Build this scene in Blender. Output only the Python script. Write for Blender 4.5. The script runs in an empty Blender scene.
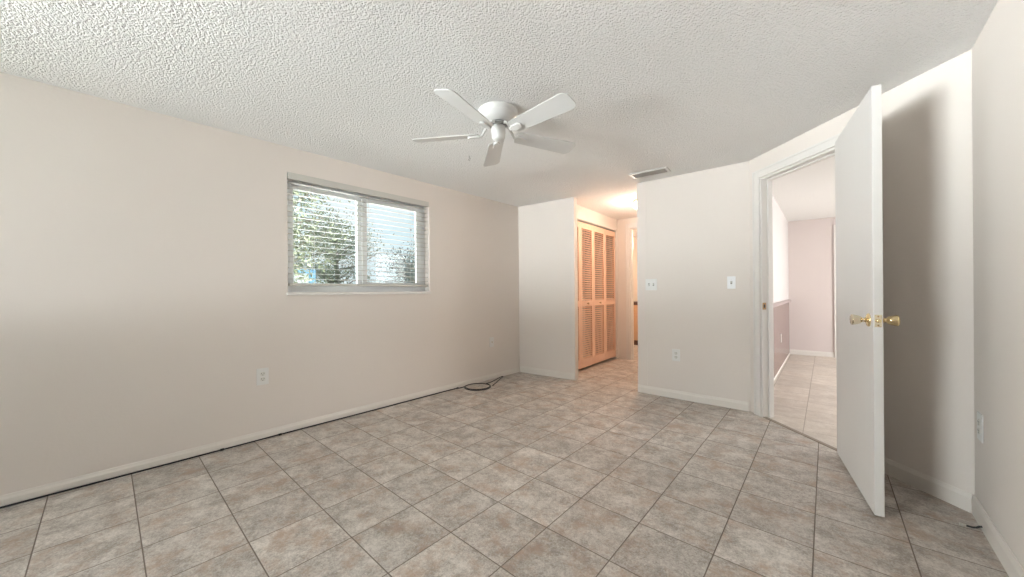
import bpy, math, random
from mathutils import Vector, Matrix

# ------------------------------------------------------------------ camera, world, lights, exposure
scene = bpy.context.scene
COL = scene.collection
CAM_H = 1.0744
YAW = 0.7207
cam_data = bpy.data.cameras.new('camera')
cam = bpy.data.objects.new('camera', cam_data)
COL.objects.link(cam)
cam_data.sensor_width = 36.0
cam_data.lens = 357.45 / 1024 * 36.0
cam_data.shift_y = (291.75 - 288.5) / 1024
cam_data.clip_start = 0.02
cam_data.clip_end = 400
cam.matrix_world = (Matrix.Translation((0, 0, CAM_H)) @ Matrix.Rotation(YAW, 4, 'Z')
                    @ Matrix.Rotation(math.pi / 2, 4, 'X') @ Matrix.Rotation(-0.0075, 4, 'Z'))
scene.camera = cam

scene.view_settings.view_transform = 'Standard'
scene.view_settings.look = 'None'
scene.view_settings.gamma = 1.0
scene.view_settings.use_curve_mapping = False
scene.view_settings.exposure = 0.10

world = bpy.data.worlds.new('daylight_sky')
scene.world = world
world.use_nodes = True
wn = world.node_tree.nodes
wl = world.node_tree.links
for n in list(wn):
    wn.remove(n)
w_out = wn.new('ShaderNodeOutputWorld')
w_bg = wn.new('ShaderNodeBackground')
w_geo = wn.new('ShaderNodeTexCoord')
w_sep = wn.new('ShaderNodeSeparateXYZ')
w_ramp = wn.new('ShaderNodeValToRGB')
w_noise = wn.new('ShaderNodeTexNoise')
w_mix = wn.new('ShaderNodeMixRGB')
w_cr = wn.new('ShaderNodeValToRGB')
w_ramp.color_ramp.elements[0].position = 0.0
w_ramp.color_ramp.elements[0].color = (0.80, 0.93, 0.97, 1)
w_ramp.color_ramp.elements[1].position = 0.55
w_ramp.color_ramp.elements[1].color = (0.50, 0.76, 0.95, 1)
w_noise.inputs['Scale'].default_value = 3.5
w_noise.inputs['Detail'].default_value = 5
w_cr.color_ramp.elements[0].position = 0.45
w_cr.color_ramp.elements[1].position = 0.62
w_mix.inputs[2].default_value = (0.93, 0.97, 1.0, 1)
wl.new(w_geo.outputs['Generated'], w_sep.inputs[0])
wl.new(w_sep.outputs['Z'], w_ramp.inputs[0])
wl.new(w_geo.outputs['Generated'], w_noise.inputs['Vector'])
wl.new(w_noise.outputs['Fac'], w_cr.inputs[0])
wl.new(w_cr.outputs['Color'], w_mix.inputs[0])
wl.new(w_ramp.outputs['Color'], w_mix.inputs[1])
wl.new(w_mix.outputs['Color'], w_bg.inputs['Color'])
w_bg.inputs['Strength'].default_value = 1.0
wl.new(w_bg.outputs[0], w_out.inputs[0])


def area_light(name, loc, direction, sx, sy, watts, color):
    d = bpy.data.lights.new(name, 'AREA')
    d.shape = 'RECTANGLE'
    d.size, d.size_y = sx, sy
    d.energy = watts
    d.color = color
    o = bpy.data.objects.new(name, d)
    o.location = loc
    o.rotation_euler = Vector(direction).to_track_quat('-Z', 'Z').to_euler()
    COL.objects.link(o)
    return o


# daylight entering by the rear window, the far room's window, and from the sky above the side window, plus unseen fill lamps added outdoors
DAY = (0.97, 0.978, 1.0)
area_light('rear_window_daylight', (-2.8, -3.9, 1.7), (0.12, 1, -0.02), 3.4, 2.2, 190, DAY)
area_light('rear_sky_daylight', (-4.6, -4.1, 1.9), (0.4, 1, -0.02), 3.0, 2.6, 740, DAY)
area_light('rear_up_fill', (-2.4, -10.0, -0.05), (0.05, 0.5, 1), 8.0, 5.0, 10800, DAY)  # added upward fill behind the rear window, brightens the ceiling; no patio is modelled
area_light('rear_left_up_fill', (-5.6, -5.5, -0.05), (0.5, 0.5, 1), 3.0, 4.0, 7300, DAY)  # second added fill behind the rear wall, further left; there is no path
area_light('side_window_daylight', (-6.0, 0.6, 4.6), (0.72, 0.15, -0.62), 3.0, 2.0, 520, DAY)
area_light('side_up_fill', (-5.4, 1.6, -0.05), (0.75, 0, 0.66), 2.4, 4.0, 340, DAY)  # unseen lamp added low outside the side window to lift ceiling and right side
area_light('side_low_fill', (-7.5, 0.35, 0.80), (1, 0.1, 0.05), 3.0, 1.8, 170, DAY)  # added lamp shining level through the side window onto the right wall; no fence
area_light('far_room_daylight', (2.75, 5.6, 1.25), (-1, 0, 0), 2.4, 1.9, 125, (1.0, 0.985, 0.97))

# ------------------------------------------------------------------ small material kit
MATS = {}


def new_mat(name):
    m = bpy.data.materials.new(name)
    m.use_nodes = True
    nt = m.node_tree
    return m, nt, nt.nodes['Principled BSDF']


def paint(name, col, rough=0.5, metal=0.0, var=0.04, vscale=3.0, bump=0.0, bscale=120.0, spec=0.5):
    """painted / plastic / metal surface with a slight procedural tone variation"""
    if name in MATS:
        return MATS[name]
    m, nt, b = new_mat(name)
    tc = nt.nodes.new('ShaderNodeTexCoord')
    no = nt.nodes.new('ShaderNodeTexNoise')
    no.inputs['Scale'].default_value = vscale
    no.inputs['Detail'].default_value = 4
    mx = nt.nodes.new('ShaderNodeMixRGB')
    mx.inputs[1].default_value = (*[c * (1 - var) for c in col], 1)
    mx.inputs[2].default_value = (*[min(1, c * (1 + var)) for c in col], 1)
    nt.links.new(tc.outputs['Object'], no.inputs['Vector'])
    nt.links.new(no.outputs['Fac'], mx.inputs[0])
    nt.links.new(mx.outputs[0], b.inputs['Base Color'])
    b.inputs['Roughness'].default_value = rough
    b.inputs['Metallic'].default_value = metal
    b.inputs['Specular IOR Level'].default_value = spec
    if bump > 0:
        n2 = nt.nodes.new('ShaderNodeTexNoise')
        n2.inputs['Scale'].default_value = bscale
        n2.inputs['Detail'].default_value = 3
        bp = nt.nodes.new('ShaderNodeBump')
        bp.inputs['Strength'].default_value = bump
        bp.inputs['Distance'].default_value = 0.004
        nt.links.new(tc.outputs['Object'], n2.inputs['Vector'])
        nt.links.new(n2.outputs['Fac'], bp.inputs['Height'])
        nt.links.new(bp.outputs[0], b.inputs['Normal'])
    MATS[name] = m
    return m


def popcorn():
    m, nt, b = new_mat('popcorn_ceiling')
    L = nt.links
    tc = nt.nodes.new('ShaderNodeTexCoord')
    n1 = nt.nodes.new('ShaderNodeTexNoise')
    n1.inputs['Scale'].default_value = 185
    n1.inputs['Detail'].default_value = 3
    n1.inputs['Roughness'].default_value = 0.6
    v = nt.nodes.new('ShaderNodeTexVoronoi')
    v.inputs['Scale'].default_value = 170
    v.feature = 'SMOOTH_F1'
    mi = nt.nodes.new('ShaderNodeMath')
    mi.operation = 'SUBTRACT'
    L.new(tc.outputs['Object'], n1.inputs['Vector'])
    L.new(tc.outputs['Object'], v.inputs['Vector'])
    L.new(n1.outputs['Fac'], mi.inputs[0])
    L.new(v.outputs['Distance'], mi.inputs[1])
    n2 = nt.nodes.new('ShaderNodeTexNoise')
    n2.inputs['Scale'].default_value = 88
    n2.inputs['Detail'].default_value = 2
    L.new(tc.outputs['Object'], n2.inputs['Vector'])
    ad = nt.nodes.new('ShaderNodeMath')
    ad.operation = 'MULTIPLY_ADD'
    ad.inputs[1].default_value = 2.4
    L.new(n2.outputs['Fac'], ad.inputs[0])
    L.new(mi.outputs[0], ad.inputs[2])
    bp = nt.nodes.new('ShaderNodeBump')
    bp.inputs['Strength'].default_value = 1.0
    bp.inputs['Distance'].default_value = 0.005
    L.new(ad.outputs[0], bp.inputs['Height'])
    L.new(bp.outputs[0], b.inputs['Normal'])
    b.inputs['Base Color'].default_value = (0.92, 0.905, 0.885, 1)
    b.inputs['Roughness'].default_value = 0.95
    b.inputs['Specular IOR Level'].default_value = 0.1
    return m


TILE = 0.3055


def tiles(name, ox, oy, base, light, brown, grout):
    """12 inch ceramic tiles: mottled face with per tile tone, thin sunken grout lines"""
    m, nt, b = new_mat(name)
    N, L = nt.nodes, nt.links

    def math_node(op, a, bb=None, c=None):
        n = N.new('ShaderNodeMath')
        n.operation = op
        for i, q in enumerate((a, bb, c)):
            if q is None:
                continue
            if isinstance(q, (int, float)):
                n.inputs[i].default_value = q
            else:
                L.new(q, n.inputs[i])
        return n.outputs[0]
    tc = N.new('ShaderNodeTexCoord')
    sp = N.new('ShaderNodeSeparateXYZ')
    L.new(tc.outputs['Object'], sp.inputs[0])
    ux = math_node('DIVIDE', math_node('SUBTRACT', sp.outputs[0], ox), TILE)
    uy = math_node('DIVIDE', math_node('SUBTRACT', sp.outputs[1], oy), TILE)
    fx, fy = math_node('FRACT', ux), math_node('FRACT', uy)
    ix, iy = math_node('FLOOR', ux), math_node('FLOOR', uy)
    ex = math_node('MINIMUM', fx, math_node('SUBTRACT', 1.0, fx))
    ey = math_node('MINIMUM', fy, math_node('SUBTRACT', 1.0, fy))
    edge = math_node('MINIMUM', ex, ey)
    cell = N.new('ShaderNodeCombineXYZ')
    L.new(ix, cell.inputs[0])
    L.new(iy, cell.inputs[1])
    wn_ = N.new('ShaderNodeTexWhiteNoise')
    L.new(cell.outputs[0], wn_.inputs['Vector'])
    # shift the mottling per tile so that no pattern runs over a joint
    off = N.new('ShaderNodeVectorMath')
    off.operation = 'MULTIPLY_ADD'
    L.new(wn_.outputs['Color'], off.inputs[0])
    off.inputs[1].default_value = (7, 7, 7)
    L.new(tc.outputs['Object'], off.inputs[2])
    n1 = N.new('ShaderNodeTexNoise')
    n1.inputs['Scale'].default_value = 9
    n1.inputs['Detail'].default_value = 6
    n1.inputs['Roughness'].default_value = 0.65
    n2 = N.new('ShaderNodeTexNoise')
    n2.inputs['Scale'].default_value = 52
    n2.inputs['Detail'].default_value = 6
    n2.inputs['Roughness'].default_value = 0.75
    n3 = N.new('ShaderNodeTexNoise')
    n3.inputs['Scale'].default_value = 7.0
    n3.inputs['Detail'].default_value = 9
    n3.inputs['Roughness'].default_value = 0.72
    n4 = N.new('ShaderNodeTexNoise')
    n4.inputs['Scale'].default_value = 150
    n4.inputs['Detail'].default_value = 4
    n4.inputs['Roughness'].default_value = 0.7
    for n in (n1, n2, n3, n4):
        L.new(off.outputs[0], n.inputs['Vector'])
    r1 = N.new('ShaderNodeValToRGB')
    r1.color_ramp.elements[0].position = 0.42
    r1.color_ramp.elements[0].color = (*base, 1)
    r1.color_ramp.elements[1].position = 0.585
    r1.color_ramp.elements[1].color = (*light, 1)
    mott = math_node('ADD', math_node('MULTIPLY', n1.outputs['Fac'], 0.38), math_node('MULTIPLY', n2.outputs['Fac'], 0.32))
    L.new(math_node('MULTIPLY_ADD', n4.outputs['Fac'], 0.30, mott), r1.inputs[0])
    r3 = N.new('ShaderNodeValToRGB')
    r3.color_ramp.elements[0].position = 0.50
    r3.color_ramp.elements[0].color = (0, 0, 0, 1)
    r3.color_ramp.elements[1].position = 0.66
    r3.color_ramp.elements[1].color = (0.75, 0.75, 0.75, 1)
    L.new(n3.outputs['Fac'], r3.inputs[0])
    mb = N.new('ShaderNodeMixRGB')
    L.new(r3.outputs[0], mb.inputs[0])
    L.new(r1.outputs[0], mb.inputs[1])
    mb.inputs[2].default_value = (*brown, 1)
    tone = N.new('ShaderNodeMixRGB')
    tone.blend_type = 'MULTIPLY'
    tone.inputs[0].default_value = 1
    tv = math_node('MULTIPLY_ADD', wn_.outputs['Value'], 0.16, 0.92)
    cv = N.new('ShaderNodeCombineXYZ')
    for i in range(3):
        L.new(tv, cv.inputs[i])
    L.new(mb.outputs[0], tone.inputs[1])
    L.new(cv.outputs[0], tone.inputs[2])
    gm = N.new('ShaderNodeMapRange')
    gm.inputs['From Min'].default_value = 0.005
    gm.inputs['From Max'].default_value = 0.010
    L.new(edge, gm.inputs['Value'])
    fin = N.new('ShaderNodeMixRGB')
    L.new(gm.outputs[0], fin.inputs[0])
    fin.inputs[1].default_value = (*grout, 1)
    L.new(tone.outputs[0], fin.inputs[2])
    L.new(fin.outputs[0], b.inputs['Base Color'])
    ro = math_node('MULTIPLY_ADD', n2.outputs['Fac'], 0.35, 0.26)
    L.new(math_node('MAXIMUM', ro, math_node('SUBTRACT', 0.9, gm.outputs[0])), b.inputs['Roughness'])
    bp = N.new('ShaderNodeBump')
    bp.inputs['Strength'].default_value = 0.6
    bp.inputs['Distance'].default_value = 0.004
    L.new(math_node('ADD', gm.outputs[0], math_node('MULTIPLY', n2.outputs['Fac'], 0.25)), bp.inputs['Height'])
    L.new(bp.outputs[0], b.inputs['Normal'])
    return m


def glass_mat():
    m, nt, b = new_mat('window_glass')
    nt.nodes.remove(b)
    out = nt.nodes['Material Output']
    tr = nt.nodes.new('ShaderNodeBsdfTransparent')
    tr.inputs[0].default_value = (0.94, 0.97, 0.97, 1)
    gl = nt.nodes.new('ShaderNodeBsdfGlossy')
    gl.inputs['Roughness'].default_value = 0.02
    mx = nt.nodes.new('ShaderNodeMixShader')
    fr = nt.nodes.new('ShaderNodeFresnel')
    fr.inputs[0].default_value = 1.35
    nt.links.new(fr.outputs[0], mx.inputs[0])
    nt.links.new(tr.outputs[0], mx.inputs[1])
    nt.links.new(gl.outputs[0], mx.inputs[2])
    nt.links.new(mx.outputs[0], out.inputs[0])
    return m


def lamp_mat(name, col, strength):
    m, nt, b = new_mat(name)
    b.inputs['Base Color'].default_value = (*col, 1)
    b.inputs['Emission Color'].default_value = (*col, 1)
    b.inputs['Emission Strength'].default_value = strength
    b.inputs['Roughness'].default_value = 0.3
    return m


WALL = paint('cream_wall_paint', (0.760, 0.697, 0.640), 0.75, var=0.025, vscale=1.3, bump=0.12, bscale=55, spec=0.25)
PINKWALL = paint('pinkish_wall_paint', (0.67, 0.595, 0.575), 0.75, var=0.02, spec=0.25)
PALEWALL = paint('pale_wall_paint', (0.68, 0.64, 0.63), 0.75, var=0.02, spec=0.25)
BASE = paint('cream_baseboard_paint', (0.77, 0.72, 0.66), 0.5, var=0.03)
TRIM = paint('white_trim_paint', (0.74, 0.705, 0.665), 0.4, var=0.02)
DOORW = paint('white_door_paint', (0.70, 0.675, 0.645), 0.4, var=0.02)
CEIL = popcorn()
FLOOR = tiles('beige_floor_tiles', -0.6554, 2.2371, (0.29, 0.25, 0.215), (0.66, 0.61, 0.555), (0.39, 0.265, 0.185), (0.19, 0.155, 0.125))
FLOOR2 = tiles('pale_floor_tiles', -0.136, 4.116, (0.52, 0.455, 0.39), (0.70, 0.64, 0.57), (0.56, 0.48, 0.40), (0.40, 0.34, 0.29))
WHITE = paint('white_enamel', (0.70, 0.69, 0.67), 0.35, var=0.01)
PLATE = paint('pale_plastic', (0.77, 0.755, 0.725), 0.35, var=0.01)
IVORY = paint('ivory_plastic', (0.70, 0.68, 0.62), 0.4, var=0.01)
BRIGHTPLATE = paint('bright_white_plastic', (0.86, 0.86, 0.86), 0.3, var=0.01)
DARKSLOT = paint('dark_slot', (0.03, 0.03, 0.03), 0.6)
VINYL = paint('white_vinyl', (0.78, 0.79, 0.79), 0.4, var=0.01)
SLAT = paint('cream_slat', (0.58, 0.56, 0.51), 0.45, var=0.02)
BRASS = paint('polished_brass', (0.83, 0.68, 0.40), 0.18, 1.0, var=0.03)
DULLBRASS = paint('aged_brass', (0.50, 0.33, 0.17), 0.35, 1.0, var=0.05)
PALEBRASS = paint('satin_brass', (0.80, 0.72, 0.55), 0.22, 1.0, var=0.03)
LOUVER = paint('tan_closet_paint', (0.82, 0.55, 0.405), 0.5, var=0.03)
BLACKCABLE = paint('black_cable', (0.012, 0.012, 0.012), 0.45)
GALV = paint('grey_metal', (0.45, 0.44, 0.42), 0.4, 0.8, var=0.05)
GLASS = glass_mat()
DARKWOOD = paint('dark_wood', (0.09, 0.045, 0.03), 0.4, var=0.2)
OAK = paint('warm_wood', (0.62, 0.40, 0.25), 0.45, var=0.1)
MAUVE = paint('mauve_wainscot', (0.22, 0.145, 0.13), 0.22, var=0.05)
CLOSETIN = paint('closet_inside_paint', (0.5, 0.4, 0.32), 0.8)


# ------------------------------------------------------------------ mesh helpers
class MB:
    def __init__(self):
        self.v, self.f, self.smooth = [], [], []

    def add(self, vs, fs, smooth=False):
        o = len(self.v)
        self.v += [tuple(p) for p in vs]
        self.f += [tuple(i + o for i in f) for f in fs]
        self.smooth += [smooth] * len(fs)

    def box(self, lo, hi, M=None):
        x0, y0, z0 = lo
        x1, y1, z1 = hi
        vs = [Vector(p) for p in ((x0, y0, z0), (x1, y0, z0), (x1, y1, z0), (x0, y1, z0),
                                  (x0, y0, z1), (x1, y0, z1), (x1, y1, z1), (x0, y1, z1))]
        if M is not None:
            vs = [M @ p for p in vs]
        self.add(vs, [(0, 3, 2, 1), (4, 5, 6, 7), (0, 1, 5, 4), (1, 2, 6, 5), (2, 3, 7, 6), (3, 0, 4, 7)])

    def prism(self, poly, z0, z1, M=None):
        n = len(poly)
        vs = [Vector((p[0], p[1], z0)) for p in poly] + [Vector((p[0], p[1], z1)) for p in poly]
        if M is not None:
            vs = [M @ p for p in vs]
        self.add(vs, [tuple(range(n))[::-1], tuple(range(n, 2 * n))] + [(i, (i + 1) % n, n + (i + 1) % n, n + i) for i in range(n)])

    def lathe(self, prof, seg=32, M=None, smooth=True):
        vs, fs = [], []
        for r, z in prof:
            for k in range(seg):
                a = 2 * math.pi * k / seg
                vs.append(Vector((r * math.cos(a), r * math.sin(a), z)))
        for i in range(len(prof) - 1):
            for k in range(seg):
                k2 = (k + 1) % seg
                fs.append((i * seg + k, i * seg + k2, (i + 1) * seg + k2, (i + 1) * seg + k))
        fs.append(tuple(range(seg))[::-1])
        fs.append(tuple((len(prof) - 1) * seg + k for k in range(seg)))
        if M is not None:
            vs = [M @ p for p in vs]
        self.add(vs, fs, smooth)

    def tube(self, pts, r, seg=8, closed=False):
        pts = [Vector(p) for p in pts]
        n = len(pts)
        rr = r if isinstance(r, (list, tuple)) else [r] * n
        vs, fs = [], []
        up = Vector((0, 0, 1))
        for i, p in enumerate(pts):
            t = (pts[min(i + 1, n - 1)] - pts[max(i - 1, 0)])
            if t.length < 1e-9:
                t = Vector((1, 0, 0))
            t.normalize()
            u = up if abs(t.dot(up)) < 0.95 else Vector((1, 0, 0))
            a = t.cross(u).normalized()
            b = a.cross(t).normalized()
            for k in range(seg):
                w = 2 * math.pi * k / seg
                vs.append(p + a * rr[i] * math.cos(w) + b * rr[i] * math.sin(w))
        for i in range(n - 1):
            for k in range(seg):
                k2 = (k + 1) % seg
                fs.append((i * seg + k, i * seg + k2, (i + 1) * seg + k2, (i + 1) * seg + k))
        fs.append(tuple(range(seg)))
        fs.append(tuple((n - 1) * seg + k for k in range(seg))[::-1])
        self.add(vs, fs, True)

    def build(self, name, mat, parent=None, bevel=0.0, seg=2):
        me = bpy.data.meshes.new(name)
        me.from_pydata(self.v, [], self.f)
        me.polygons.foreach_set('use_smooth', self.smooth)
        me.materials.append(mat)
        me.update()
        import bmesh
        bm = bmesh.new()
        bm.from_mesh(me)
        bmesh.ops.recalc_face_normals(bm, faces=bm.faces)
        bm.to_mesh(me)
        bm.free()
        o = bpy.data.objects.new(name, me)
        COL.objects.link(o)
        if parent is not None:
            o.parent = parent
        if bevel > 0:
            md = o.modifiers.new('bevel', 'BEVEL')
            md.width = bevel
            md.segments = seg
            md.limit_method = 'ANGLE'
        return o


def boxo(name, lo, hi, mat, parent=None, bevel=0.0):
    mb = MB()
    mb.box(lo, hi)
    return mb.build(name, mat, parent, bevel)


def tag(o, label, cat=None, group=None, kind=None):
    o['label'] = label
    if cat:
        o['category'] = cat
    if group:
        o['group'] = group
    if kind:
        o['kind'] = kind
    return o


def empty(name, loc=(0, 0, 0), rz=0.0):
    o = bpy.data.objects.new(name, None)
    o.empty_display_size = 0.1
    o.location = loc
    o.rotation_euler = (0, 0, rz)
    COL.objects.link(o)
    return o


def copy_tree(o, parent=None):
    c = o.copy()
    COL.objects.link(c)
    if parent is not None:
        c.parent = parent
    for ch in list(o.children):
        copy_tree(ch, c)
    return c


def frame2(p0, p1):
    p0, p1 = Vector((p0[0], p0[1], 0)), Vector((p1[0], p1[1], 0))
    e = (p1 - p0)
    ln = e.length
    e.normalize()
    n = Vector((-e.y, e.x, 0))          # outward: left of the walking direction
    return p0, e, n, ln


def wall(name, label, p0, p1, thick, mat, openings=(), z1=2.2132, u_ext=(0, 0), z0=0.0):
    """wall whose room face runs p0->p1, its body to the left; openings are (u0, u1, z0, z1)"""
    p, e, n, ln = frame2(p0, p1)
    us = sorted({-u_ext[0], ln + u_ext[1], *[q for o in openings for q in o[:2]]})
    zs = sorted({z0, z1, *[q for o in openings for q in o[2:]]})

    def solid(i, j):
        if i < 0 or j < 0 or i >= len(us) - 1 or j >= len(zs) - 1:
            return False
        uc, zc = (us[i] + us[i + 1]) / 2, (zs[j] + zs[j + 1]) / 2
        return not any(o[0] < uc < o[1] and o[2] < zc < o[3] for o in openings)
    mb = MB()
    P = lambda u, d, z: p + e * u + n * d + Vector((0, 0, z))
    for i in range(len(us) - 1):
        for j in range(len(zs) - 1):
            if not solid(i, j):
                continue
            a, b, c, d = us[i], us[i + 1], zs[j], zs[j + 1]
            Q = [P(a, 0, c), P(b, 0, c), P(b, 0, d), P(a, 0, d), P(a, thick, c), P(b, thick, c), P(b, thick, d), P(a, thick, d)]
            F = [(0, 1, 2, 3), (5, 4, 7, 6)]
            if not solid(i - 1, j):
                F.append((4, 0, 3, 7))
            if not solid(i + 1, j):
                F.append((1, 5, 6, 2))
            if not solid(i, j - 1):
                F.append((4, 5, 1, 0))
            if not solid(i, j + 1):
                F.append((3, 2, 6, 7))
            mb.add(Q, F)
    o = mb.build(name, mat)
    import bmesh
    bm = bmesh.new()
    bm.from_mesh(o.data)
    bmesh.ops.remove_doubles(bm, verts=bm.verts, dist=1e-5)
    bmesh.ops.recalc_face_normals(bm, faces=bm.faces)
    bm.to_mesh(o.data)
    bm.free()
    return tag(o, label, kind='structure')


def wall_box(mb, p0, p1, u0, u1, d0, d1, z0, z1):
    """box in the frame of a wall: u along it, d into the ROOM, z up"""
    p, e, n, ln = frame2(p0, p1)
    M = Matrix(((e.x, -n.x, 0, p.x), (e.y, -n.y, 0, p.y), (0, 0, 1, 0), (0, 0, 0, 1)))
    mb.box((u0, d0, z0), (u1, d1, z1), M)


def wall_frame(p0, p1, u, z, d=0.0):
    """empty on a wall: local x along, local y into the room"""
    p, e, n, ln = frame2(p0, p1)
    q = p + e * u - n * d
    # local x = -e so that (x, y, z) stays right-handed with y = -n
    ang = math.atan2(-e.y, -e.x)
    return (q.x, q.y, z), ang


# ------------------------------------------------------------------ room shell
H = 2.2132
L0 = (-3.1713, -2.0)
A = (-3.098, 3.669)
AFAR = (-3.075, 5.43)
B = (-2.284, 3.747)
C = (-1.506, 3.738)
D = (-0.504, 3.761)
E_ = (0.527, 2.726)
RR = (0.425, -2.0)
CL0, CL1 = (-2.444, 3.836), (-2.510, 5.425)      # closet front plane
HE0, HE1 = (-3.08, 5.385), (-1.40, 5.500)        # hall end wall

fl = MB()
fl.prism([(-3.5, -2.3), (0.75, -2.3), (0.75, 2.506), (-0.504, 3.762), (-0.504, 3.9), (-0.9, 7.9), (-3.5, 7.9)], -0.10, 0.0)
o = fl.build('floor', FLOOR)
tag(o, 'mottled beige ceramic tile floor of the empty room', kind='structure')
fl = MB()
fl.prism([(-0.484, 3.762), (0.75, 2.526), (2.7, 2.55), (2.7, 7.9), (-0.7, 7.9), (-0.7, 4.0)], -0.10, 0.0)
o = fl.build('floor_far_room', FLOOR2)
tag(o, 'paler tile floor seen through the open doorway', kind='structure')

o = boxo('ceiling', (-3.5, -2.3, H), (2.7, 7.9, H + 0.12), CEIL)
tag(o, 'white popcorn textured ceiling', kind='structure')

pL, eL, nL, lnL = frame2(L0, A)
WY0, WY1, WZ0, WZ1 = 0.936, 2.241, 1.072, 2.018
uL = lambda y: (y - L0[1]) / eL.y
wall('wall_left', 'long beige left wall with the blind covered window', L0, AFAR, 0.16, WALL, [(uL(WY0), uL(WY1), WZ0, WZ1)], u_ext=(0.2, 2.4))
wall('wall_alcove', 'short beige wall left of the closet passage', A, B, 0.088, WALL, u_ext=(0.05, 0))
wall('wall_closet', 'warm lit wall framing the closet doors', CL0, CL1, 0.09, WALL, [(-0.02, 1.555, 0.0, 2.035)], u_ext=(0.01, 0))
wall('wall_hall_end', 'wall at the end of the short hall with an open doorway', HE0, HE1, 0.11, WALL, [(0.772, 1.50, 0.0, 2.065)], u_ext=(0.1, 0))
wall('wall_hall_right', 'hall side of the partition wall', (-1.506, 5.49), C, 0.10, WALL)
wall('wall_back', 'beige partition wall with the light switches', C, D, 0.10, WALL, u_ext=(0, 0.06))
OP0, OP1, OPZ = 0.131, 0.895, 2.018
wall('wall_doorway', 'angled corner wall with the open doorway', D, E_, 0.090, WALL, [(OP0, OP1, 0.0, OPZ)], u_ext=(0.0, 0.05))
wall('wall_right', 'beige right wall beside the open door', E_, RR, 0.12, WALL, u_ext=(0, 0.2))
RW0, RW1, RZ0, RZ1 = -3.05, -1.70, 0.80, 2.07
wall('wall_rear', 'rear wall with a tall daylight window', RR, L0, 0.16, WALL, [(RR[0] - RW1, RR[0] - RW0, RZ0, RZ1)], u_ext=(0.15, 0.18))

# closet interior back and bathroom shell
wall('wall_bathroom_end', 'warm lit end wall of the bathroom', (-3.2, 7.55), (-0.9, 7.55), 0.1, WALL)
wall('wall_bathroom_right', 'right side wall of the bathroom', (-1.1, 7.55), (-1.35, 5.62), 0.1, WALL)

# far room beyond the doorway
FL0, FL1 = (-0.478, 3.87), (-0.470, 7.56)
wall('wall_far_room_left', 'pale upper wall beyond the doorway', FL0, FL1, 0.1, PALEWALL)
wall('wall_far_room_end', 'pinkish end wall beyond the doorway', (-0.478, 7.56), (2.5, 7.76), 0.1, PINKWALL, [(0.635, 1.42, 0, 2.03)])
wall('wall_far_room_right', 'right wall of the far room with its window', (2.5, 7.75), (2.5, 2.6), 0.1, PALEWALL, [(0.9, 3.4, 0.3, 2.1)])
wall('wall_far_room_front', 'front wall of the far room', (2.5, 2.66), (0.61, 2.66), 0.1, PALEWALL)

# wainscot and chair rail on the far room's left wall
mb = MB()
wall_box(mb, FL0, FL1, 0.02, 3.66, 0.0, 0.009, 0.03, 0.87)
tag(mb.build('trim_wainscot', MAUVE), 'mauve brown wainscot panel below the chair rail in far room', kind='structure')
mb = MB()
wall_box(mb, FL0, FL1, 0.02, 3.67, 0.0, 0.028, 0.87, 0.915)
wall_box(mb, FL0, FL1, 0.02, 3.67, 0.0, 0.04, 0.895, 0.908)
tag(mb.build('trim_chair_rail', paint('rail_paint', (0.40, 0.32, 0.31), 0.35), bevel=0.004), 'chair rail along the far room wall', kind='structure')


# ------------------------------------------------------------------ baseboards
def baseboard(name, label, p0, p1, u0, u1, h=0.078, t=0.010, mat=None):
    p, e, n, ln = frame2(p0, p1)
    M = Matrix(((e.x, -n.x, 0, p.x), (e.y, -n.y, 0, p.y), (0, 0, 1, 0), (0, 0, 0, 1)))
    mb = MB()
    prof = [(0, 0), (t, 0), (t, h - 0.022), (t - 0.004, h - 0.010), (0.004, h), (0, h)]
    n_ = len(prof)
    vs = [M @ Vector((u0, d, z)) for d, z in prof] + [M @ Vector((u1, d, z)) for d, z in prof]
    mb.add(vs, [tuple(range(n_)), tuple(range(2 * n_ - 1, n_ - 1, -1))] + [(i, n_ + i, n_ + (i + 1) % n_, (i + 1) % n_) for i in range(n_)])
    return tag(mb.build(name, mat or BASE), label, kind='structure')


baseboard('baseboard_left', 'beige baseboard along the long left wall', L0, A, 0.01, lnL - 0.0, h=0.060)
baseboard('baseboard_alcove', 'baseboard below the short alcove wall', A, B, 0.014, 0.808)
baseboard('baseboard_back', 'baseboard below the light switches', C, D, 0.0, 0.985)
baseboard('baseboard_doorway', 'baseboard behind the open door', D, E_, OP1 + 0.07, 1.455, h=0.09)
baseboard('baseboard_right', 'baseboard along the right wall', E_, RR, 0.006, 4.7, h=0.09)
baseboard('baseboard_rear', 'baseboard along the rear wall', RR, L0, 0.02, 3.5)
baseboard('baseboard_far_room', 'pale baseboard at the far room end wall', (-0.478, 7.56), (2.5, 7.76), 0.02, 0.57, mat=TRIM)
baseboard('baseboard_far_left', 'pale baseboard below the wainscot', FL0, FL1, 0.02, 3.66, h=0.035, mat=TRIM)


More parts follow.
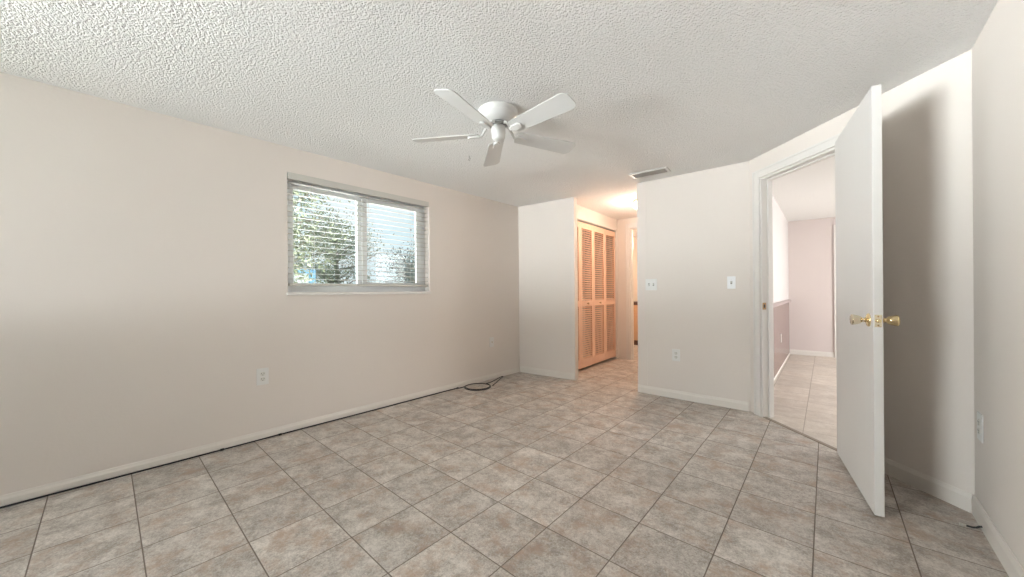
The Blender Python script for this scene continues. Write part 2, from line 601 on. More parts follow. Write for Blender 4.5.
# ------------------------------------------------------------------ door casings
def casing(name, label, p0, p1, u0, u1, ztop, w, t, mat, depth, stop=True):
    """casing on the room face, jamb lining and door stop inside the opening, one moulded frame"""
    mb = MB()
    wall_box(mb, p0, p1, u0 - w, u0 - 0.004, 0.0, t, 0.0, ztop + w)
    wall_box(mb, p0, p1, u1 + 0.004, u1 + w, 0.0, t, 0.0, ztop + w)
    wall_box(mb, p0, p1, u0 - 0.004, u1 + 0.004, 0.0, t, ztop + 0.004, ztop + w)
    # back band, a raised outer edge
    wall_box(mb, p0, p1, u0 - w, u0 - w + 0.016, t, t + 0.005, 0.0, ztop + w)
    wall_box(mb, p0, p1, u1 + w - 0.016, u1 + w, t, t + 0.005, 0.0, ztop + w)
    wall_box(mb, p0, p1, u0 - w + 0.016, u1 + w - 0.016, t, t + 0.005, ztop + w - 0.016, ztop + w)
    j = 0.014
    wall_box(mb, p0, p1, u0 - 0.002, u0 + j, -depth, 0.004, 0.0, ztop)
    wall_box(mb, p0, p1, u1 - j, u1 + 0.002, -depth, 0.004, 0.0, ztop)
    wall_box(mb, p0, p1, u0 + j, u1 - j, -depth, 0.004, ztop - j, ztop + 0.002)
    if stop:
        wall_box(mb, p0, p1, u0 + j, u0 + j + 0.012, -0.085, -0.045, 0.0, ztop - j)
        wall_box(mb, p0, p1, u1 - j - 0.012, u1 - j, -0.085, -0.045, 0.0, ztop - j)
        wall_box(mb, p0, p1, u0 + j + 0.012, u1 - j - 0.012, -0.085, -0.045, ztop - j - 0.012, ztop - j)
    o = mb.build(name, mat, bevel=0.002)
    return tag(o, label, kind='structure')


tr1 = casing('trim_1', 'cream door casing around the angled open doorway', D, E_, OP0, OP1, OPZ, 0.072, 0.014, TRIM, 0.092)
# brass strike plate set in the latch side jamb
sp = MB()
wall_box(sp, D, E_, OP0 + 0.0138, OP0 + 0.0158, -0.029, 0.001, 0.908, 0.966)
strike = sp.build('strike_plate', DULLBRASS, tr1)
sp = MB()
wall_box(sp, D, E_, OP0 + 0.0157, OP0 + 0.0164, -0.021, -0.008, 0.923, 0.951)
sp.build('latch_hole', DARKSLOT, strike)
casing('trim_2', 'white casing around the hall end doorway', HE0, HE1, 0.772, 1.50, 2.065, 0.062, 0.014, TRIM, 0.112)
casing('trim_3', 'white casing around the closed door in the far room', (-0.478, 7.56), (2.5, 7.76), 0.635, 1.42, 2.03, 0.06, 0.016, TRIM, 0.09)
# metal threshold strip under the doorway
mb = MB()
wall_box(mb, D, E_, OP0 + 0.012, OP1 - 0.012, -0.028, 0.004, -0.002, 0.004)
tag(mb.build('trim_threshold', paint('threshold_grout', (0.30, 0.25, 0.20), 0.6), bevel=0.0015), 'narrow threshold strip between the two tile floors', kind='structure')

# closed door inside the far room
dd = empty('door_4', (0, 0, 0))
tag(dd, 'closed white door in the far room end wall', kind='structure')
mb = MB()
wall_box(mb, (-0.478, 7.56), (2.5, 7.76), 0.652, 1.403, -0.05, -0.015, 0.01, 2.012)
mb.build('door_slab', DOORW, dd, 0.002)
mb = MB()
for z in (0.25, 1.12, 1.80):
    wall_box(mb, (-0.478, 7.56), (2.5, 7.76), 0.646, 0.672, -0.016, -0.010, z, z + 0.09)
mb.build('hinge', PALEBRASS, dd)

# ------------------------------------------------------------------ window 1 (left wall) in wall coordinates: u, d into room
W1 = empty('window_1')
tag(W1, 'white vinyl sliding window behind the horizontal blind', kind='structure')


def lbox(mb, y0, y1, d0, d1, z0, z1):
    wall_box(mb, L0, A, uL(y0), uL(y1), d0, d1, z0, z1)


FD0, FD1 = -0.13, -0.08
mb = MB()
lbox(mb, WY0, WY0 + 0.045, FD0, FD1, WZ0, WZ1)
lbox(mb, WY1 - 0.055, WY1, FD0, FD1, WZ0, WZ1)
lbox(mb, WY0 + 0.045, WY1 - 0.055, FD0, FD1, WZ0, WZ0 + 0.06)
lbox(mb, WY0 + 0.045, WY1 - 0.055, FD0, FD1, WZ1 - 0.075, WZ1)
mb.build('window_frame', VINYL, W1, 0.003)
mb = MB()   # fixed pane sash (left) and sliding sash (right)
lbox(mb, WY0 + 0.045, WY0 + 0.066, FD0 + 0.004, FD1 - 0.006, WZ0 + 0.06, WZ1 - 0.075)
lbox(mb, 1.525, 1.578, FD0 + 0.004, FD1 - 0.006, WZ0 + 0.06, WZ1 - 0.075)
lbox(mb, WY0 + 0.066, 1.525, FD0 + 0.004, FD1 - 0.006, WZ0 + 0.06, WZ0 + 0.086)
lbox(mb, WY0 + 0.066, 1.525, FD0 + 0.004, FD1 - 0.006, WZ1 - 0.099, WZ1 - 0.075)
s1 = mb.build('fixed_sash', VINYL, W1, 0.002)
mb = MB()
lbox(mb, 1.560, 1.606, FD1 - 0.012, FD1 + 0.010, WZ0 + 0.055, WZ1 - 0.07)
lbox(mb, 2.130, 2.203, FD1 - 0.012, FD1 + 0.010, WZ0 + 0.055, WZ1 - 0.07)
lbox(mb, 1.606, 2.130, FD1 - 0.012, FD1 + 0.010, WZ0 + 0.055, WZ0 + 0.100)
lbox(mb, 1.606, 2.130, FD1 - 0.012, FD1 + 0.010, WZ1 - 0.112, WZ1 - 0.07)
s2 = mb.build('sliding_sash', VINYL, W1, 0.002)
mb = MB()
lbox(mb, WY0 + 0.066, 1.525, FD0 + 0.02, FD0 + 0.024, WZ0 + 0.086, WZ1 - 0.099)
mb.build('pane', GLASS, s1)
mb = MB()
lbox(mb, 1.606, 2.130, FD1 - 0.003, FD1 + 0.001, WZ0 + 0.100, WZ1 - 0.112)
mb.build('pane', GLASS, s2)
mb = MB()
lbox(mb, WY0 - 0.008, WY1 + 0.012, -0.078, 0.018, WZ0 - 0.014, WZ0 + 0.012)
mb.build('window_sill', TRIM, W1, 0.004)

# ------------------------------------------------------------------ horizontal blind
(bx, by, bz), brz = wall_frame(L0, A, uL((WY0 + WY1) / 2), WZ1, -0.026)
blind = empty('window_blind', (bx, by, bz), brz)
tag(blind, 'white horizontal slat blind hanging open in the left wall window', 'window blind')
BW = (WY1 - WY0) / 2 - 0.008
mb = MB()
mb.box((-BW, -0.024, -0.046), (BW, 0.022, -0.002))
mb.build('headrail', SLAT, blind, 0.002)
mb = MB()
mb.box((-BW - 0.004, 0.022, -0.052), (BW + 0.004, 0.032, 0.0))
mb.build('valance', SLAT, blind, 0.003)


def slat_mesh():
    mb = MB()
    n = 6
    w, th, cr = 0.049, 0.0022, 0.0025
    top, bot = [], []
    for s in (-1, 1):
        for i in range(n + 1):
            t = -1 + 2 * i / n
            y = t * w / 2
            z = cr * (1 - t * t)
            top.append(Vector((s * (BW - 0.004), y, z + th / 2)))
            bot.append(Vector((s * (BW - 0.004), y, z - th / 2)))
    m = n + 1
    vs = top + bot
    fs = []
    T, Bo = 0, 2 * m
    for i in range(n):
        fs.append((T + i, T + i + 1, T + m + i + 1, T + m + i))
        fs.append((Bo + i, Bo + m + i, Bo + m + i + 1, Bo + i + 1))
    fs.append((T, T + m, Bo + m, Bo))
    fs.append((T + n, Bo + n, Bo + m + n, T + m + n))
    for s in (0, m):
        fs.append(tuple([T + s + i for i in range(m)] + [Bo + s + i for i in range(n, -1, -1)]))
    mb.add([Matrix.Rotation(math.radians(-4), 4, 'X') @ v for v in vs], fs)
    return mb


NS, PITCH = 18, 0.0445
s0 = slat_mesh().build('slat', SLAT, blind)
s0.location = (0, 0, -0.075)
for i in range(1, NS):
    s = s0.copy()
    COL.objects.link(s)
    s.parent = blind
    s.location = (0, 0, -0.075 - i * PITCH)
zb = -0.075 - NS * PITCH + 0.008
mb = MB()
mb.box((-BW + 0.004, -0.025, zb - 0.016), (BW - 0.004, 0.025, zb + 0.004))
mb.build('bottom_rail', SLAT, blind, 0.004)
for cx in (-0.46, 0.0, 0.46):
    mb = MB()
    for yy in (-0.0265, 0.0265):
        mb.tube([(cx, yy, -0.046), (cx, yy, zb)], 0.0011, 5)
    mb.build('ladder_cord', SLAT, blind)
# ------------------------------------------------------------------ window 2 (rear wall, behind the camera)
W2 = empty('window_2')
tag(W2, 'tall rear wall window letting daylight in', kind='structure')
ur0, ur1 = RR[0] - RW1, RR[0] - RW0
mb = MB()
wall_box(mb, RR, L0, ur0, ur0 + 0.04, -0.12, -0.07, RZ0, RZ1)
wall_box(mb, RR, L0, ur1 - 0.04, ur1, -0.12, -0.07, RZ0, RZ1)
wall_box(mb, RR, L0, ur0 + 0.04, ur1 - 0.04, -0.12, -0.07, RZ0, RZ0 + 0.045)
wall_box(mb, RR, L0, ur0 + 0.04, ur1 - 0.04, -0.12, -0.07, RZ1 - 0.045, RZ1)
um = (ur0 + ur1) / 2
wall_box(mb, RR, L0, um - 0.025, um + 0.025, -0.118, -0.072, RZ0 + 0.045, RZ1 - 0.045)
mb.build('window_frame', VINYL, W2, 0.003)
mb = MB()
wall_box(mb, RR, L0, ur0 + 0.04, ur1 - 0.04, -0.100, -0.096, RZ0 + 0.045, RZ1 - 0.045)
mb.build('pane', GLASS, W2)

# ------------------------------------------------------------------ the open door
pin = Vector((0.083, 3.138, 0))
dv = Vector((0.115, -0.740, 0)).normalized()
DW_, DT, DZ0, DZ1 = 0.762, 0.035, 0.012, 2.028
# local frame: x from hinge to latch edge, y towards the visible face, z up
door = empty('door_1', (pin.x, pin.y, 0), math.atan2(dv.y, dv.x))
tag(door, 'white flush interior door standing wide open into the room', kind='structure')
# visible face is on the right of the direction dv, i.e. local -y
slab = boxo('door_slab', (0, -DT, DZ0), (DW_, 0, DZ1), DOORW, door, 0.0025)
KZ = 0.925
kx = DW_ - 0.062


def knob_profile():
    return [(0.0325, 0.0), (0.0325, 0.003), (0.029, 0.007), (0.018, 0.010), (0.0115, 0.012), (0.0105, 0.018), (0.0125, 0.020), (0.0105, 0.022),
            (0.011, 0.025), (0.017, 0.030), (0.0205, 0.037), (0.023, 0.046), (0.0252, 0.054), (0.0265, 0.060), (0.0255, 0.0635), (0.021, 0.0655), (0.010, 0.0662), (0.0005, 0.0664)]


for side in (-1, 1):
    M = Matrix.Translation((kx, -DT if side < 0 else 0.0, KZ)) @ Matrix.Rotation(math.pi / 2 * (1 if side < 0 else -1), 4, 'X')
    mb = MB()
    mb.lathe(knob_profile()[4:], 28, M)
    k = mb.build('door_knob', PALEBRASS if side < 0 else BRASS, door)
    mb = MB()
    mb.lathe(knob_profile()[:5], 28, M)
    mb.build('rosette', BRASS, k)
mb = MB()
mb.box((DW_ - 0.0005, -DT / 2 - 0.0125, KZ - 0.029), (DW_ + 0.0012, -DT / 2 + 0.0125, KZ + 0.029))
lp = mb.build('latch_plate', PALEBRASS, door)
mb = MB()
mb.lathe([(0.0085, 0), (0.0085, 0.009), (0.007, 0.0105), (0.0005, 0.0107)], 16, Matrix.Translation((DW_ + 0.0008, -DT / 2, KZ)) @ Matrix.Rotation(math.pi / 2, 4, 'Y'))
mb.build('latch_bolt', BRASS, lp)
mb = MB()
for dz in (-0.021, 0.021):
    mb.lathe([(0.004, 0), (0.0035, 0.0012), (0.0005, 0.0014)], 10, Matrix.Translation((DW_ + 0.0008, -DT / 2, KZ + dz)) @ Matrix.Rotation(math.pi / 2, 4, 'Y'))
mb.build('plate_screws', DULLBRASS, lp)
for z in (0.22, 1.0, 1.75):
    mb = MB()
    mb.tube([(-0.004, 0.006, z), (-0.004, 0.006, z + 0.088)], 0.006, 10)
    mb.box((-0.002, -0.028, z), (0.0, 0.004, z + 0.088))
    mb.build('hinge', PALEBRASS, door)

# ------------------------------------------------------------------ closet: louvred bifold doors
pC, eC, nC, lnC = frame2(CL0, CL1)
PW = 0.389
PZ0, PZ1 = 0.032, 2.015


def louver_panel(parent, x0, knob):
    """one panel, local x along the closet front, local y into the hall, z up"""
    x1 = x0 + PW - 0.003
    st, rail_t, rail_b, T = 0.045, 0.085, 0.115, 0.028
    mid0, mid1 = 0.865, 0.945
    mb = MB()
    mb.box((x0, -T, PZ0), (x0 + st, 0, PZ1))
    mb.box((x1 - st, -T, PZ0), (x1, 0, PZ1))
    mb.box((x0 + st, -T, PZ0), (x1 - st, 0, PZ0 + rail_b))
    mb.box((x0 + st, -T, PZ1 - rail_t), (x1 - st, 0, PZ1))
    mb.box((x0 + st, -T, mid0), (x1 - st, 0, mid1))
    pan = mb.build('louver_panel', LOUVER, parent, 0.002)
    sl = MB()
    for z0, z1 in ((PZ0 + rail_b, mid0), (mid1, PZ1 - rail_t)):
        n = int(round((z1 - z0) / 0.0305))
        p = (z1 - z0) / n
        for i in range(n):
            zc = z0 + (i + 0.5) * p
            M = Matrix.Translation(((x0 + x1) / 2, -T / 2, zc)) @ Matrix.Rotation(math.radians(-40), 4, 'X')
            hw = (x1 - x0) / 2 - st + 0.004
            sl.box((-hw, -0.0108, -0.0028), (hw, 0.0108, 0.0028), M)
    sl.build('louver_slats', LOUVER, pan)
    if knob:
        mb = MB()
        mb.lathe([(0.0075, 0), (0.0065, 0.008), (0.0075, 0.012), (0.014, 0.018), (0.0165, 0.024), (0.0145, 0.029), (0.008, 0.0315), (0.0005, 0.032)], 20,
                 Matrix.Translation(((x0 + x1) / 2, 0, 0.905)) @ Matrix.Rotation(-math.pi / 2, 4, 'X'))
        mb.build('door_knob', OAK, pan)
    return pan


# local x must run against e so that y points into the hall; measured from the far end
(cx, cy, _), crz = wall_frame(CL0, CL1, 1.553, 0, -0.02)
for i, (nm, lab) in enumerate((('door_2', 'far pair of louvred bifold closet panels beside the hall end wall'),
                               ('door_3', 'near pair of louvred bifold closet panels beside the alcove wall'))):
    e0 = empty(nm, (cx, cy, 0), crz)
    tag(e0, lab, kind='structure')
    louver_panel(e0, 0.004 + (2 * i) * PW, i == 1)
    louver_panel(e0, 0.004 + (2 * i + 1) * PW, i == 0)
mb = MB()
wall_box(mb, CL0, CL1, 0.0, 1.553, -0.06, -0.012, 2.022, 2.033)
tag(mb.build('trim_closet_track', GALV), 'metal bifold track above the closet doors', kind='structure')

# ------------------------------------------------------------------ bathroom vanity glimpsed at the hall end
V = empty('bathroom_vanity', (-2.54, 6.88, 0))
tag(V, 'warm wood bathroom vanity glimpsed through the hall end doorway', 'vanity cabinet')
boxo('cabinet_body', (-0.45, 0.0, 0.10), (0.45, 0.5, 0.795), OAK, V, 0.003)
boxo('toe_kick', (-0.45, 0.06, 0.0), (0.45, 0.48, 0.10), DARKWOOD, V)
boxo('countertop', (-0.47, -0.025, 0.795), (0.47, 0.52, 0.855), DARKWOOD, V, 0.004)
for x in (-0.43, -0.14, 0.15):
    d_ = boxo('drawer', (x, -0.018, 0.62), (x + 0.27, 0.0, 0.765), OAK, V, 0.004)
    mb = MB()
    mb.lathe([(0.005, 0), (0.005, 0.01), (0.013, 0.018), (0.011, 0.025), (0.0005, 0.026)], 14, Matrix.Translation((x + 0.135, -0.018, 0.69)) @ Matrix.Rotation(math.pi / 2, 4, 'X'))
    mb.build('knob', BRASS, d_)
    d_ = boxo('cabinet_door', (x, -0.018, 0.13), (x + 0.27, 0.0, 0.60), OAK, V, 0.004)
    mb = MB()
    mb.lathe([(0.005, 0), (0.005, 0.01), (0.013, 0.018), (0.011, 0.025), (0.0005, 0.026)], 14, Matrix.Translation((x + 0.235, -0.018, 0.53)) @ Matrix.Rotation(math.pi / 2, 4, 'X'))
    mb.build('knob', BRASS, d_)

# ------------------------------------------------------------------ hall ceiling lamp
lampc = Vector((-1.735, 4.47, H))
lm = empty('ceiling_light', lampc)
tag(lm, 'lit warm flush ceiling light in the hall by the closet', 'ceiling light')
mb = MB()
mb.lathe([(0.105, 0.0), (0.105, -0.012), (0.098, -0.020), (0.05, -0.020)], 36)
mb.build('lamp_base', PALEBRASS, lm)
mb = MB()
mb.lathe([(0.096, -0.020), (0.112, -0.035), (0.115, -0.055), (0.104, -0.080), (0.078, -0.100), (0.040, -0.111), (0.0005, -0.114)], 36)
mb.build('glass_shade', lamp_mat('warm_lamp_glass', (1.0, 0.78, 0.56), 5.0), lm)
pl = bpy.data.lights.new('hall_lamp_bulb', 'POINT')
pl.energy = 18
pl.color = (1.0, 0.80, 0.65)
pl.shadow_soft_size = 0.09
po = bpy.data.objects.new('hall_lamp_bulb', pl)
po.location = lampc + Vector((0, 0, -0.24))
COL.objects.link(po)
# bathroom lamp, out of view beyond the hall end wall
bl = empty('ceiling_light', (-2.1, 6.5, H))
tag(bl, 'warm ceiling light of the bathroom beyond the hall', 'ceiling light')
mb = MB()
mb.lathe([(0.13, 0.0), (0.13, -0.02), (0.12, -0.025)], 30)
mb.build('lamp_base', PALEBRASS, bl)
mb = MB()
mb.lathe([(0.12, -0.025), (0.11, -0.07), (0.06, -0.10), (0.0005, -0.105)], 30)
mb.build('glass_shade', lamp_mat('bath_lamp_glass', (1.0, 0.78, 0.56), 5.0), bl)
pl = bpy.data.lights.new('bathroom_lamp_bulb', 'POINT')
pl.energy = 45
pl.color = (1.0, 0.72, 0.52)
pl.shadow_soft_size = 0.09
po = bpy.data.objects.new('bathroom_lamp_bulb', pl)
po.location = (-2.1, 6.5, H - 0.25)
COL.objects.link(po)

# ------------------------------------------------------------------ ceiling fan
FX, FY, FZB = -1.542, 1.638, 2.068
fan = empty('ceiling_fan', (FX, FY, H))
tag(fan, 'white five blade hugger ceiling fan mounted flush on the popcorn ceiling', 'ceiling fan')
mb = MB()
mb.lathe([(0.118, 0.0), (0.124, -0.004), (0.125, -0.012), (0.122, -0.020), (0.119, -0.022), (0.118, -0.032), (0.113, -0.040), (0.109, -0.042),
          (0.102, -0.054), (0.092, -0.063), (0.088, -0.065), (0.076, -0.073), (0.062, -0.078), (0.052, -0.080)], 48)
mb.build('motor_housing', WHITE, fan)
mb = MB()
mb.lathe([(0.056, -0.080), (0.060, -0.083), (0.060, -0.093), (0.054, -0.097)], 40)
mb.build('rotor_ring', paint('rotor_grey', (0.30, 0.30, 0.29), 0.4, 0.3), fan)
mb = MB()
mb.lathe([(0.036, -0.097), (0.041, -0.101), (0.044, -0.112), (0.044, -0.142), (0.0415, -0.147), (0.0415, -0.168), (0.037, -0.181), (0.024, -0.188), (0.0005, -0.190)], 36)
mb.build('switch_housing', WHITE, fan)

bzl = FZB - H


def blade_outline():
    r0, r1, w0, w1 = 0.122, 0.564, 0.102, 0.130
    pts = []
    for i in range(7):   # rounded root
        a = math.pi / 2 + math.pi * i / 6
        pts.append((r0 + 0.016 + 0.016 * math.cos(a), (w0 / 2) * math.sin(a)))
    rc = 0.040
    hw = w1 / 2
    for i in range(7):
        a = -math.pi / 2 + math.pi / 2 * i / 6
        pts.append((r1 - rc + rc * math.cos(a), -hw + rc + rc * math.sin(a)))
    for i in range(7):
        a = math.pi / 2 * i / 6
        pts.append((r1 - rc + rc * math.cos(a), hw - rc + rc * math.sin(a)))
    return pts


mb = MB()
PM = Matrix.Translation((0, 0, bzl)) @ Matrix.Rotation(math.radians(-14), 4, 'X')
mb.prism(blade_outline(), -0.003, 0.003, PM)
blade = mb.build('blade', WHITE, fan, 0.0015)
mb = MB()
mb.tube([(0.050, 0, -0.089), (0.074, 0, -0.096), (0.092, 0, -0.122), (0.108, 0, -0.150), (0.128, 0, bzl - 0.010)], [0.010, 0.009, 0.008, 0.008, 0.010], 10)
pad = []
for i in range(24):
    a = 2 * math.pi * i / 24
    ca, sa = math.cos(a), math.sin(a)
    pad.append((0.158 + (0.022 if ca > 0 else -0.022) + 0.021 * ca, 0.021 * sa))
mb.prism(pad, -0.015, -0.0032, PM)
iron = mb.build('blade_iron', WHITE, blade, 0.003)
for k in range(1, 5):
    b2 = blade.copy()
    COL.objects.link(b2)
    b2.parent = fan
    b2.rotation_euler = (0, 0, math.radians(-76.5 + 72 * k))
    i2 = iron.copy()
    COL.objects.link(i2)
    i2.parent = b2
blade.rotation_euler = (0, 0, math.radians(-76.5))

# small hook left in the ceiling
hk = MB()
pts = [(0, 0, 0), (0, 0, -0.018)]
for i in range(9):
    a = math.pi / 2 - 1.5 * math.pi * i / 8
    pts.append((0.010 * math.cos(a), 0, -0.028 + 0.010 * math.sin(a)))
hk.tube(pts, 0.0022, 8)
o = hk.build('ceiling_hook', GALV)
o.location = (-2.234, 2.015, H)
tag(o, 'tiny metal hook screwed into the ceiling below the fan blades', 'hook')

# ------------------------------------------------------------------ ceiling air vent
vent = empty('ceiling_vent', (-1.27, 3.465, H), math.radians(4.5))
tag(vent, 'rectangular white air vent grille in the ceiling above the partition wall', 'air vent')
vw, vh = 0.176, 0.074
mb = MB()
mb.box((-vw, -vh, -0.009), (vw, -vh + 0.026, 0.0))
mb.box((-vw, vh - 0.026, -0.009), (vw, vh, 0.0))
mb.box((-vw, -vh + 0.026, -0.009), (-vw + 0.026, vh - 0.026, 0.0))
mb.box((vw - 0.026, -vh + 0.026, -0.009), (vw, vh - 0.026, 0.0))
mb.build('vent_frame', WHITE, vent, 0.003)
boxo('duct_backing', (-vw + 0.02, -vh + 0.02, -0.0025), (vw - 0.02, vh - 0.02, -0.0005), paint('dark_duct', (0.06, 0.055, 0.05), 0.8), vent)
for i in range(6):
    y = -vh + 0.033 + i * 0.0163
    mb = MB()
    mb.box((-vw + 0.026, -0.0095, -0.0008), (vw - 0.026, 0.0095, 0.0008), Matrix.Translation((0, y, -0.0075)) @ Matrix.Rotation(math.radians(-35), 4, 'X'))
    mb.build('vane', paint('vane_grey', (0.36, 0.34, 0.31), 0.5), vent)


# ------------------------------------------------------------------ electrical plates
def plate_base(root, w, h, mat=None):
    mb = MB()
    mb.box((-w / 2, 0, -h / 2), (w / 2, 0.006, h / 2))
    mb.build('wall_plate', mat or PLATE, root, 0.003)


def screw(root, x, z):
    mb = MB()
    mb.lathe([(0.0038, 0), (0.0034, 0.0012), (0.0005, 0.0016)], 12, Matrix.Translation((x, 0.006, z)) @ Matrix.Rotation(-math.pi / 2, 4, 'X'))
    mb.build('screw', PLATE, root)


def outlet(p0, p1, u, z, label, w=0.073, h=0.118):
    loc, rz = wall_frame(p0, p1, u, z)
    r = empty('power_outlet', loc, rz)
    tag(r, label, 'power outlet')
    plate_base(r, w, h)
    screw(r, 0, 0)
    for s in (-1, 1):
        mb = MB()
        pts = []
        for i in range(20):
            a = 2 * math.pi * i / 20
            pts.append((0.0165 * math.cos(a), max(-0.0135, min(0.0135, 0.0175 * math.sin(a)))))
        M = Matrix.Translation((0, 0.006, s * 0.0195)) @ Matrix.Rotation(-math.pi / 2, 4, 'X')
        mb.prism(pts, -0.001, 0.002, M)
        rc = mb.build('receptacle', IVORY, r)
        mb = MB()
        mb.box((-0.0085, 0.0078, s * 0.0195 - 0.001), (-0.006, 0.0086, s * 0.0195 + 0.008))
        mb.box((0.006, 0.0078, s * 0.0195 - 0.001), (0.0085, 0.0086, s * 0.0195 + 0.008))
        mb.lathe([(0.0028, 0), (0.0026, 0.0008), (0.0004, 0.0008)], 10, Matrix.Translation((0, 0.0078, s * 0.0195 - 0.008)) @ Matrix.Rotation(-math.pi / 2, 4, 'X'))
        mb.build('socket_slots', DARKSLOT, rc)
    return r


def switch(p0, p1, u, z, label, gangs, w, h=0.117):
    loc, rz = wall_frame(p0, p1, u, z)
    r = empty('light_switch', loc, rz)
    tag(r, label, 'light switch')
    plate_base(r, w, h, BRIGHTPLATE if gangs == 1 else None)
    for g in range(gangs):
        x = (g - (gangs - 1) / 2) * 0.046
        mb = MB()
        mb.box((x - 0.0075, 0.0055, -0.0145), (x + 0.0075, 0.0072, 0.0145))
        sw = mb.build('toggle_slot', paint('slot_grey', (0.36, 0.35, 0.33), 0.5), r)
        mb = MB()
        M = Matrix.Translation((x, 0.006, 0.0)) @ Matrix.Rotation(math.radians(28 if g == 0 else -28), 4, 'X')
        mb.box((-0.005, -0.002, -0.005), (0.005, 0.017, 0.005), M)
        mb.build('toggle', IVORY, sw, 0.0015)
        for s in (-1, 1):
            screw(r, x, s * 0.0302)
    return r


outlet(L0, A, uL(0.766), 0.462, 'white duplex outlet on the left wall below the window', w=0.076, h=0.122)
loc, rz = wall_frame(L0, A, uL(3.145), 0.456)
r = empty('cable_plate', loc, rz)
tag(r, 'white coax wall plate low on the left wall near the alcove corner', 'wall plate')
plate_base(r, 0.075, 0.120)
mb = MB()
mb.lathe([(0.006, 0), (0.006, 0.004), (0.0045, 0.004), (0.0045, 0.010), (0.0005, 0.010)], 14, Matrix.Translation((0, 0.006, 0)) @ Matrix.Rotation(-math.pi / 2, 4, 'X'))
mb.build('coax_jack', BRASS, r)
for s in (-1, 1):
    screw(r, 0, s * 0.042)
switch(C, D, 0.145, 1.138, 'double toggle light switch on the partition wall near the hall', 2, 0.117)
switch(C, D, 0.861, 1.143, 'single white toggle light switch beside the door casing', 1, 0.066, 0.112)
outlet(C, D, 0.383, 0.432, 'white duplex outlet on the partition wall below the light switches')
outlet(E_, RR, 0.112, 0.446, 'white duplex outlet on the right wall beside the corner', w=0.078, h=0.125)
# plate on the wainscot in the far room
loc, rz = wall_frame(FL0, FL1, 2.15, 0.42, 0.012)
r = empty('power_outlet', loc, rz)
tag(r, 'pale outlet plate on the mauve wainscot beyond the doorway', 'power outlet')
plate_base(r, 0.072, 0.116)
for s in (-1, 1):
    mb = MB()
    mb.box((-0.014, 0.005, s * 0.0195 - 0.012), (0.014, 0.0075, s * 0.0195 + 0.012))
    mb.build('receptacle', IVORY, r, 0.002)

# ------------------------------------------------------------------ cables
random.seed(4)


def lw_pt(y, d, z):
    q = pL + eL * uL(y) - nL * d
    return (q.x, q.y, z)


pts = []
y = -1.9
while y < 2.55:
    pts.append(lw_pt(y, 0.0185 + 0.0015 * math.sin(y * 5.1), 0.0055))
    y += 0.06
pts += [lw_pt(2.56, 0.020, 0.0055), lw_pt(2.60, 0.035, 0.0055)]
cc = Vector((-2.955, 2.765, 0))


def coil(a0, a1, r, z0, z1, n):
    out = []
    for i in range(n + 1):
        a = math.radians(a0 + (a1 - a0) * i / n)
        out.append((cc.x + r * math.cos(a), cc.y + r * math.sin(a), z0 + (z1 - z0) * i / n))
    return out


pts += coil(215, 575, 0.146, 0.0055, 0.0080, 30)
pts += coil(587, 812, 0.140, 0.0150, 0.0155, 22)
pts += [(-2.968, 2.98, 0.0120), (-3.013, 3.10, 0.0070), (-3.058, 3.22, 0.006), (-3.079, 3.29, 0.006), (-3.073, 3.312, 0.006), (-3.059, 3.300, 0.006),
        (-3.013, 3.20, 0.006), (-2.938, 3.06, 0.006), (-2.888, 2.96, 0.006), (-2.863, 2.915, 0.006)]
mb = MB()
mb.tube(pts, 0.0050, 8)
cab = mb.build('coax_cable', BLACKCABLE)
tag(cab, 'long black cable run along the left baseboard ending in a coil', 'cable')
for y in (0.524, 0.869, 2.588):
    mb = MB()
    q = lw_pt(y, 0.0, 0)
    cpos = Vector(lw_pt(y, 0.020, 0))
    M = Matrix.Translation(cpos) @ Matrix.Rotation(math.atan2(eL.y, eL.x), 4, 'Z')
    prof = [(-0.0065, 0.0)] + [(0.0085 * math.cos(math.pi - math.pi * i / 8), 0.0065 + 0.0075 * math.sin(math.pi - math.pi * i / 8)) for i in range(9)] + [(0.0085, 0.0)]
    n_ = len(prof)
    vs = [M @ Vector((-0.010, d, z)) for d, z in prof] + [M @ Vector((0.010, d, z)) for d, z in prof]
    mb.add(vs, [tuple(range(n_)), tuple(range(2 * n_ - 1, n_ - 1, -1))] + [(i, n_ + i, n_ + (i + 1) % n_, (i + 1) % n_) for i in range(n_)])
    mb.build('cable_clip', BLACKCABLE, cab)

# short coax stub on the right
st = MB()
st.tube([(0.512, 2.549, 0.022), (0.505, 2.550, 0.019), (0.497, 2.551, 0.011), (0.487, 2.552, 0.007), (0.466, 2.554, 0.006)], 0.0042, 8)
stub = st.build('coax_cable', BLACKCABLE)
tag(stub, 'short black cable stub with pale connector at the right wall baseboard', 'cable')
st = MB()
st.lathe([(0.0055, 0), (0.0055, 0.008), (0.0068, 0.008), (0.0068, 0.019), (0.0025, 0.019), (0.0005, 0.0191)], 6, Matrix.Translation((0.468, 2.554, 0.0068)) @ Matrix.Rotation(math.radians(-90), 4, 'Y'), smooth=False)
st.build('connector', paint('pale_nickel', (0.75, 0.72, 0.66), 0.3, 0.6), stub)

# ------------------------------------------------------------------ outdoors beyond the left window
GRASS = paint('lawn', (0.30, 0.36, 0.16), 0.9, var=0.35, vscale=1.5)
g = MB()
g.box((-60, -60, -0.25), (60, 60, -0.12))
tag(g.build('ground_outside', GRASS), 'lawn outside the windows', kind='structure')
BARK = paint('grey_bark', (0.30, 0.26, 0.22), 0.9, var=0.25, vscale=9)


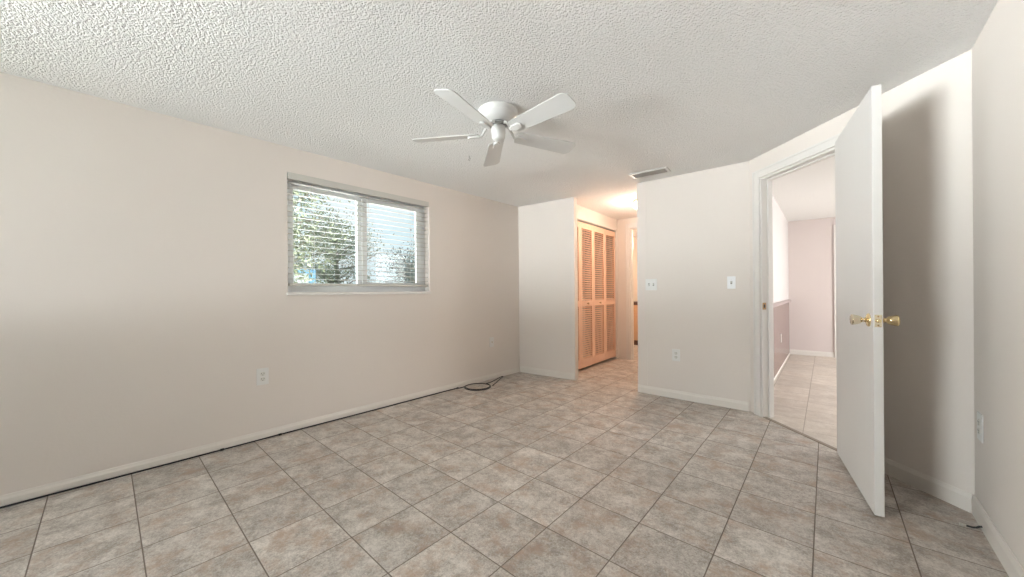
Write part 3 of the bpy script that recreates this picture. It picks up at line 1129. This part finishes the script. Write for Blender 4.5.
def tree(loc, h, spread, nleaf, leafcol, label, seed, leaf=0.085, low=0.35):
    rnd = random.Random(seed)
    root = empty('garden_tree', loc)
    tag(root, label, 'tree')
    tips = []
    mb = MB()
    mb.tube([(0, 0, 0), (0.05, 0.03, h * 0.2), (-0.04, 0.06, h * 0.42), (0.03, 0.0, h * 0.75)], [0.14, 0.11, 0.085, 0.03], 8)
    for i in range(26):
        z0 = h * rnd.uniform(low * 0.7, 0.72)
        a = rnd.uniform(0, 2 * math.pi)
        ln = spread * rnd.uniform(0.5, 1.0)
        p0 = Vector((0, 0.03, z0))
        p1 = p0 + Vector((math.cos(a) * ln * 0.5, math.sin(a) * ln * 0.5, ln * rnd.uniform(0.1, 0.4)))
        p2 = p1 + Vector((math.cos(a + rnd.uniform(-.6, .6)) * ln * 0.5, math.sin(a + rnd.uniform(-.6, .6)) * ln * 0.5, ln * rnd.uniform(0.05, 0.45)))
        mb.tube([p0, p1, p2], [0.04, 0.026, 0.008], 6)
        for t in (0.35, 0.6, 0.8, 1.0):
            tips.append(p0.lerp(p1, t))
            tips.append(p1.lerp(p2, t))
            q = p1.lerp(p2, t)
            for _ in range(2):
                q2 = q + Vector((rnd.gauss(0, 1), rnd.gauss(0, 1), rnd.gauss(0.1, 0.8))) * 0.22 * spread
                mb.tube([q, q2], [0.009, 0.004], 4)
                tips.append(q2)
    mb.build('trunk', BARK, root)
    fm = MB()
    for i in range(nleaf):
        c = rnd.choice(tips) + Vector((rnd.gauss(0, 1), rnd.gauss(0, 1), rnd.gauss(0, 1))) * 0.15 * spread
        d1 = Vector((rnd.gauss(0, 1), rnd.gauss(0, 1), rnd.gauss(0, 1))).normalized()
        d2 = d1.orthogonal().normalized()
        d2.rotate(Matrix.Rotation(rnd.uniform(0, 6.28), 3, d1))
        s = leaf * rnd.uniform(0.6, 1.2)
        nn = d1.cross(d2) * s * 0.12
        fm.add([c - d1 * s, c + d2 * s * 0.4 + nn, c + d1 * s, c - d2 * s * 0.4 + nn], [(0, 1, 2), (0, 2, 3)])
    fo = fm.build('foliage', paint('leaf_' + str(seed), leafcol, 0.6, var=0.4, vscale=4), root)
    return root


tree((-8.9, 2.15, -0.12), 5.6, 1.5, 9000, (0.20, 0.215, 0.14), 'leafy olive green tree outside the left pane of the window', 1, leaf=0.05)
tree((-15.2, 6.3, -0.12), 4.6, 1.5, 7000, (0.27, 0.295, 0.20), 'lighter green tree outside near the middle of the window', 2, leaf=0.055)
tree((-9.2, 6.35, -0.12), 2.6, 1.0, 6500, (0.12, 0.145, 0.14), 'low grey green tree outside the lower right pane of the window', 5, leaf=0.045, low=0.2)
tree((-17.0, 11.2, -0.12), 3.0, 1.5, 6000, (0.16, 0.20, 0.19), 'distant bushy tree outside behind the right window pane', 6, leaf=0.06, low=0.2)

# pale blue shed glimpsed at the lower left of the window
SH = empty('garden_shed', (-12.4, 3.62, -0.12))
tag(SH, 'small light blue shed outside at the lower left of the window', 'shed')
BLUE = paint('light_blue_siding', (0.30, 0.58, 0.85), 0.6, var=0.05)
boxo('shed_wall', (-0.9, -0.55, 0.0), (0.9, 0.55, 1.95), BLUE, SH)
mb = MB()
mb.add([Vector(p) for p in ((-1.0, -0.65, 1.9), (1.0, -0.65, 1.9), (1.0, 0.65, 1.9), (-1.0, 0.65, 1.9), (-1.0, 0, 2.25), (1.0, 0, 2.25))],
       [(0, 1, 5, 4), (2, 3, 4, 5), (0, 4, 3), (1, 2, 5), (3, 2, 1, 0)])
mb.build('shed_roof', paint('shed_roof_grey', (0.4, 0.4, 0.42), 0.7), SH)
boxo('shed_door', (0.9, -0.35, 0.05), (0.93, 0.35, 1.75), paint('shed_door_white', (0.75, 0.76, 0.76), 0.5), SH, 0.003)
